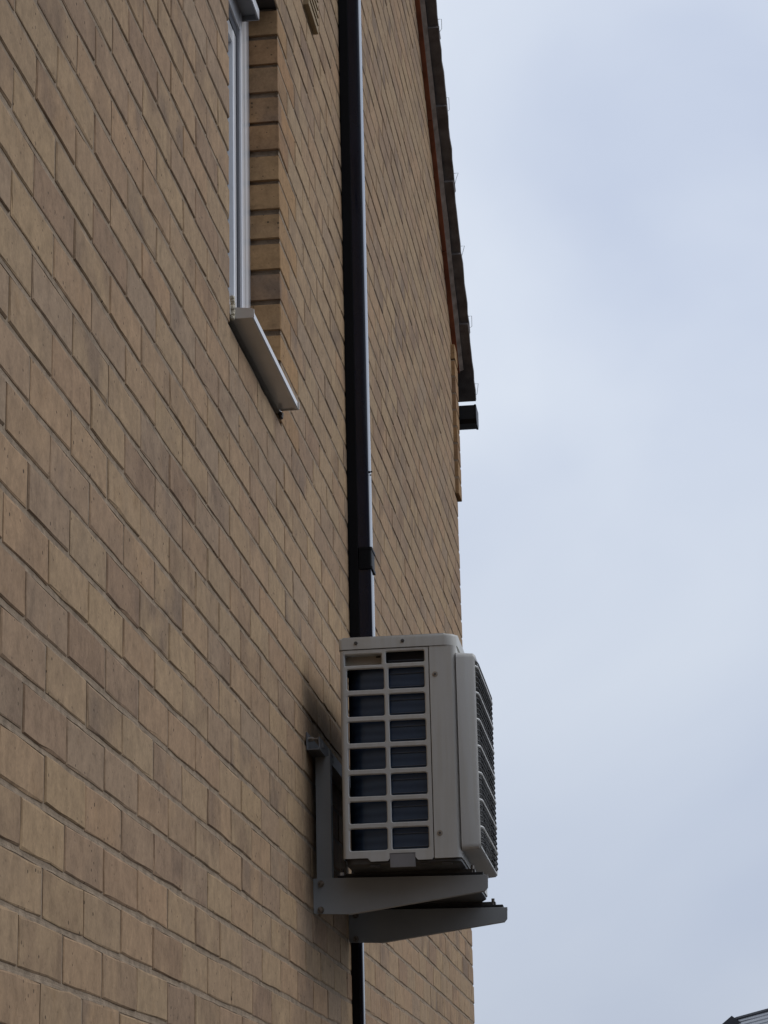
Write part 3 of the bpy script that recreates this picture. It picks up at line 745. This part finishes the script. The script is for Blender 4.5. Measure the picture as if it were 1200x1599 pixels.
for q in ((0.155, YA + .02, 0.783), (0.215, YA + .02, 0.782), (0.268, YA + .02, 0.785), (0.318, YA + .02, 0.784)):
    MB().box(q[0] - .012, q[0] + .012, YA + .009, YA + .02, q[2] - .004, q[2] + .002, .0015).build('base_tab', 'base_metal', ac)
# heat exchanger: L shaped fin block, with tubes on its end
coil_path = [(0.300, YA + .017), (0.24, YA + .017), (0.19, YA + .018), (0.16, YA + .020)] + [(0.150 - 0.056 * math.sin(R(a)), YA + .077 - 0.056 * math.cos(R(a))) for a in range(10, 91, 10)] + [(0.094, YB - .06)]
cm = MB(); o = 0
for x, y in coil_path: cm.v += [Vector((x, y, 0.80)), Vector((x, y, 1.2385))]
for i in range(len(coil_path) - 1): cm.f.append((2 * i, 2 * i + 2, 2 * i + 3, 2 * i + 1))
cm.build('coil', 'coil_fins', ac, True)
for i in range(15):
    z = 0.822 + i * 0.0308
    MB().tube([(0.196, YA + .0145, z), (0.286, YA + .0145, z + .0006)], 0.0011, 6).build('coil_tube', 'coil_pipe', ac)
MB().box(0.188, 0.2864, YA + .030, YA + .032, 1.2386, 1.279).build('control_box', 'gasket', ac)
MB().box(0.0887, 0.190, YA + .030, YA + .14, 1.2388, 1.2400).build('coil_cap', 'dark_interior', ac)
MB().box(0.0862, 0.0885, YA + .012, YA + .10, 0.80, 1.279).build('corner_post', 'dark_interior', ac)
MB().box(0.2865, 0.2905, YA + .014, YA + .05, 0.80, 1.279).build('coil_end_plate', 'dark_interior', ac)
MB().box(0.115, 0.345, YA + .11, YA + .112, 0.80, 1.279).build('baffle', 'dark_interior', ac)
MB().box(0.150, 0.152, YA + .112, 5.87, 0.80, 1.279).build('fan_chamber', 'dark_interior', ac)
# front fan guard: raised frame
FZ0, FZ1, FY0, FY1, XG = 0.8105, 1.2615, YA + .0025, 5.850, 0.3965
fg = MB()
def frame_side(poly, axis, a, b): fg.prism(poly, axis, a, b)
oz = rounded(FY0, FY1, FZ0, FZ1, 0.012, 5); iz = rounded(FY0 + .012, FY1 - .012, FZ0 + .010, FZ1 - .010, 0.010, 5)
fb = rounded(FY0 - .004, FY1 + .004, FZ0 - .003, FZ1 + .003, 0.014, 5)
n = len(oz); o = len(fg.v)
fg.v += [Vector((XFR, *q)) for q in fb] + [Vector((XG - .005, *q)) for q in oz] + [Vector((XG, *rounded(FY0 + .004, FY1 - .004, FZ0 + .004, FZ1 - .004, .011, 5)[i])) for i in range(n)] + [Vector((XG - .001, *q)) for q in iz] + [Vector((XFR - .012, *q)) for q in iz]
for r_ in range(4):
    for i in range(n):
        j = (i + 1) % n; fg.f.append((o + r_ * n + i, o + r_ * n + j, o + (r_ + 1) * n + j, o + (r_ + 1) * n + i))
fg.build('fan_guard', 'unit_plastic', ac, True)
# horizontal guard wires, every fifth one a thick pale bar
nw = 36
def wire_pts(z):
    ya, yb = FY0 + .006, FY1 - .006
    p = [(XG - .014, ya + .006, z), (XG - .008, ya + .008, z), (XG - .002, ya + .014, z), (XG + .002, ya + .026, z), (XG + .0035, ya + .045, z)]
    p += [(XG + .0038, (ya + yb) / 2, z)]
    return p + [(q[0], ya + yb - q[1], z) for q in reversed(p[:-1])]
zw0, zw1 = FZ0 + .018, FZ1 - .014
pitch = 0.01235
k = 0; z = FZ1 - .016
while z > FZ0 + .008:
    thick = (k % 5 == 1)
    mb = MB().tube(wire_pts(z), 0.0029 if thick else 0.0016, 6)
    mb.build('guard_bar' if thick else 'guard_wire', 'grille_bar' if thick else 'grille_wire', ac, True)
    z -= pitch; k += 1
for yy in (FY0 + .012, (FY0 + FY1) / 2 - .12, (FY0 + FY1) / 2 + .12, FY1 - .012):
    edge = yy < FY0 + .02 or yy > FY1 - .02
    MB().tube([(XG + (.0 - .006 if edge else -.0005), yy, FZ0 + .006), (XG + (.0 - .006 if edge else -.0005), yy, FZ1 - .006)], 0.0016, 6).build('guard_stay', 'grille_wire', ac)
# fan
fc = Vector((0.30, (FY0 + FY1) / 2, (FZ0 + FZ1) / 2)); fan = MB()
fan.tube([fc + Vector((-.04, 0, 0)), fc + Vector((.03, 0, 0))], 0.055, 20)
for b in range(3):
    o = len(fan.v)
    for i in range(5):
        for j in range(7):
            rr = 0.05 + 0.15 * i / 4; th = R(120 * b + 12 * j * (1.0 + .12 * i)); xx = fc.x + .025 - 0.010 * j
            fan.v.append(Vector((xx, fc.y + rr * math.cos(th), fc.z + rr * math.sin(th))))
    for i in range(4):
        for j in range(6): fan.f.append((o + i * 7 + j, o + i * 7 + j + 1, o + i * 7 + j + 8, o + i * 7 + j + 7))
fan.build('fan', 'fan_plastic', ac, True)
MB().box(XFR - .004, XFR - .0025, FY0 + .012, FY1 - .012, FZ0 + .008, FZ0 + .03).build('guard_backing', 'dark_interior', ac)

# ------------------------------------------------------------------ far house roof beyond the corner
fh = empty('distant_house', (6.5, 72, -H), 'far grey tiled roof just showing in the bottom right corner', 'house')
P0, P1 = Vector((2.42, 75.2, 5.83)), Vector((5.3, 66.0, 5.83))          # ridge
dr = (P1 - P0).normalized(); side = Vector((-dr.y, dr.x, 0)); side = side if side.x < 0 else -side
def eave(p, t, dz=0): return p + side * (4.2 * t) * -1 * -1 + Vector((0, 0, -3.1 * t + dz))
fbd = MB()
e = [P0 + side * 4.0 + Vector((0, 0, -3.0)), P1 + side * 4.0 + Vector((0, 0, -3.0)), P1 - side * 4.0 + Vector((0, 0, -3.0)), P0 - side * 4.0 + Vector((0, 0, -3.0))]
gz_ = [Vector((q.x, q.y, -H)) for q in e]
fbd.add(gz_ + e + [P0 + Vector((0, 0, -.06)), P1 + Vector((0, 0, -.06))], [(0, 1, 5, 4), (1, 2, 6, 9, 5), (2, 3, 7, 6), (3, 0, 4, 8, 7)])
fbd.build('wall', 'far_brick', fh)
rf = part_empty('roof', fh)
for s_ in (1, -1):
    nrm = Vector((0, 0, 1)).cross(dr); 
    for i in range(22):
        t0, t1 = i / 22, (i + 1.18) / 22
        a0, a1 = P0 + side * (s_ * 4.3 * t0) + Vector((0, 0, -3.2 * t0)), P0 + side * (s_ * 4.3 * t1) + Vector((0, 0, -3.2 * t1 + .035))
        b0, b1 = a0 + (P1 - P0), a1 + (P1 - P0); dn = Vector((0, 0, -.03))
        MB().add([a0, b0, b1, a1, a0 + dn, b0 + dn, b1 + dn, a1 + dn], [(0, 1, 2, 3), (7, 6, 5, 4), (0, 4, 5, 1), (3, 2, 6, 7), (0, 3, 7, 4), (1, 5, 6, 2)]).build('tile_course', 'far_tile', rf)
MB().tube([P0 + Vector((0, 0, .01)), P1 + Vector((0, 0, .01))], 0.07, 8).build('ridge_tile', 'far_dark', rf)
# dark gable end of the projecting wing, left of the ridge
G0 = Vector((2.27, 74.0, 5.86))
gd = MB(); w_ = 1.6; hh = 1.25
gd.add([G0, G0 + Vector((-w_, 0, -hh)), G0 + Vector((w_, 0, -hh)), G0 + Vector((0.3, 3, 0)), G0 + Vector((-w_ + .3, 3, -hh)), G0 + Vector((w_ + .3, 3, -hh))], [(0, 1, 2), (0, 3, 4, 1), (0, 2, 5, 3), (3, 5, 4)])
gd.build('wing_gable', 'far_dark', fh)

# ------------------------------------------------------------------ unseen neighbouring house, inferred from dim warm light, added to block sky behind the viewer
nh = empty('unseen_neighbour_house', (3, -9.5, -H), 'unseen dark brick neighbouring house behind the viewer, added to dim the light from there', 'house')
nx0, nx1, ny0, ny1, ez, rz = -9.0, 16.0, -13.5, -5.5, 3.9, 7.2
nb = MB()
nb.add([(nx0, ny0, -H), (nx1, ny0, -H), (nx1, ny1, -H), (nx0, ny1, -H), (nx0, ny0, ez), (nx1, ny0, ez), (nx1, ny1, ez), (nx0, ny1, ez), (nx0, (ny0 + ny1) / 2, rz - .1), (nx1, (ny0 + ny1) / 2, rz - .1)],
       [(0, 1, 5, 4), (1, 2, 6, 9, 5), (2, 3, 7, 6), (3, 0, 4, 8, 7)])
nb.build('wall', 'dark_brick', nh)
nr = MB(); ym = (ny0 + ny1) / 2
for sgn in (1, -1):
    ye = ym + sgn * 4.4; zz = ez - 0.33
    nr.add([(nx0 - .2, ym, rz), (nx1 + .2, ym, rz), (nx1 + .2, ye, zz), (nx0 - .2, ye, zz), (nx0 - .2, ym, rz + .08), (nx1 + .2, ym, rz + .08), (nx1 + .2, ye, zz + .08), (nx0 - .2, ye, zz + .08)],
           [(3, 2, 1, 0), (4, 5, 6, 7), (0, 1, 5, 4), (2, 3, 7, 6), (1, 2, 6, 5), (3, 0, 4, 7)])
nr.build('roof', 'roof_tile', nh)
for wx in (-6.2, -2.5, 1.2, 5.0, 8.7, 12.4):
    for wz in (-0.6, 1.9):
        MB().box(wx, wx + 1.1, ny1 + .002, ny1 + .05, wz, wz + 1.15, .01).build('window', 'white_upvc', nh)
        MB().box(wx + .07, wx + 1.03, ny1 + .051, ny1 + .056, wz + .07, wz + 1.08).build('pane', 'gasket', nh)

# ------------------------------------------------------------------ tidy helper properties
for o in bpy.data.objects:
    if '_w' in o: del o['_w']
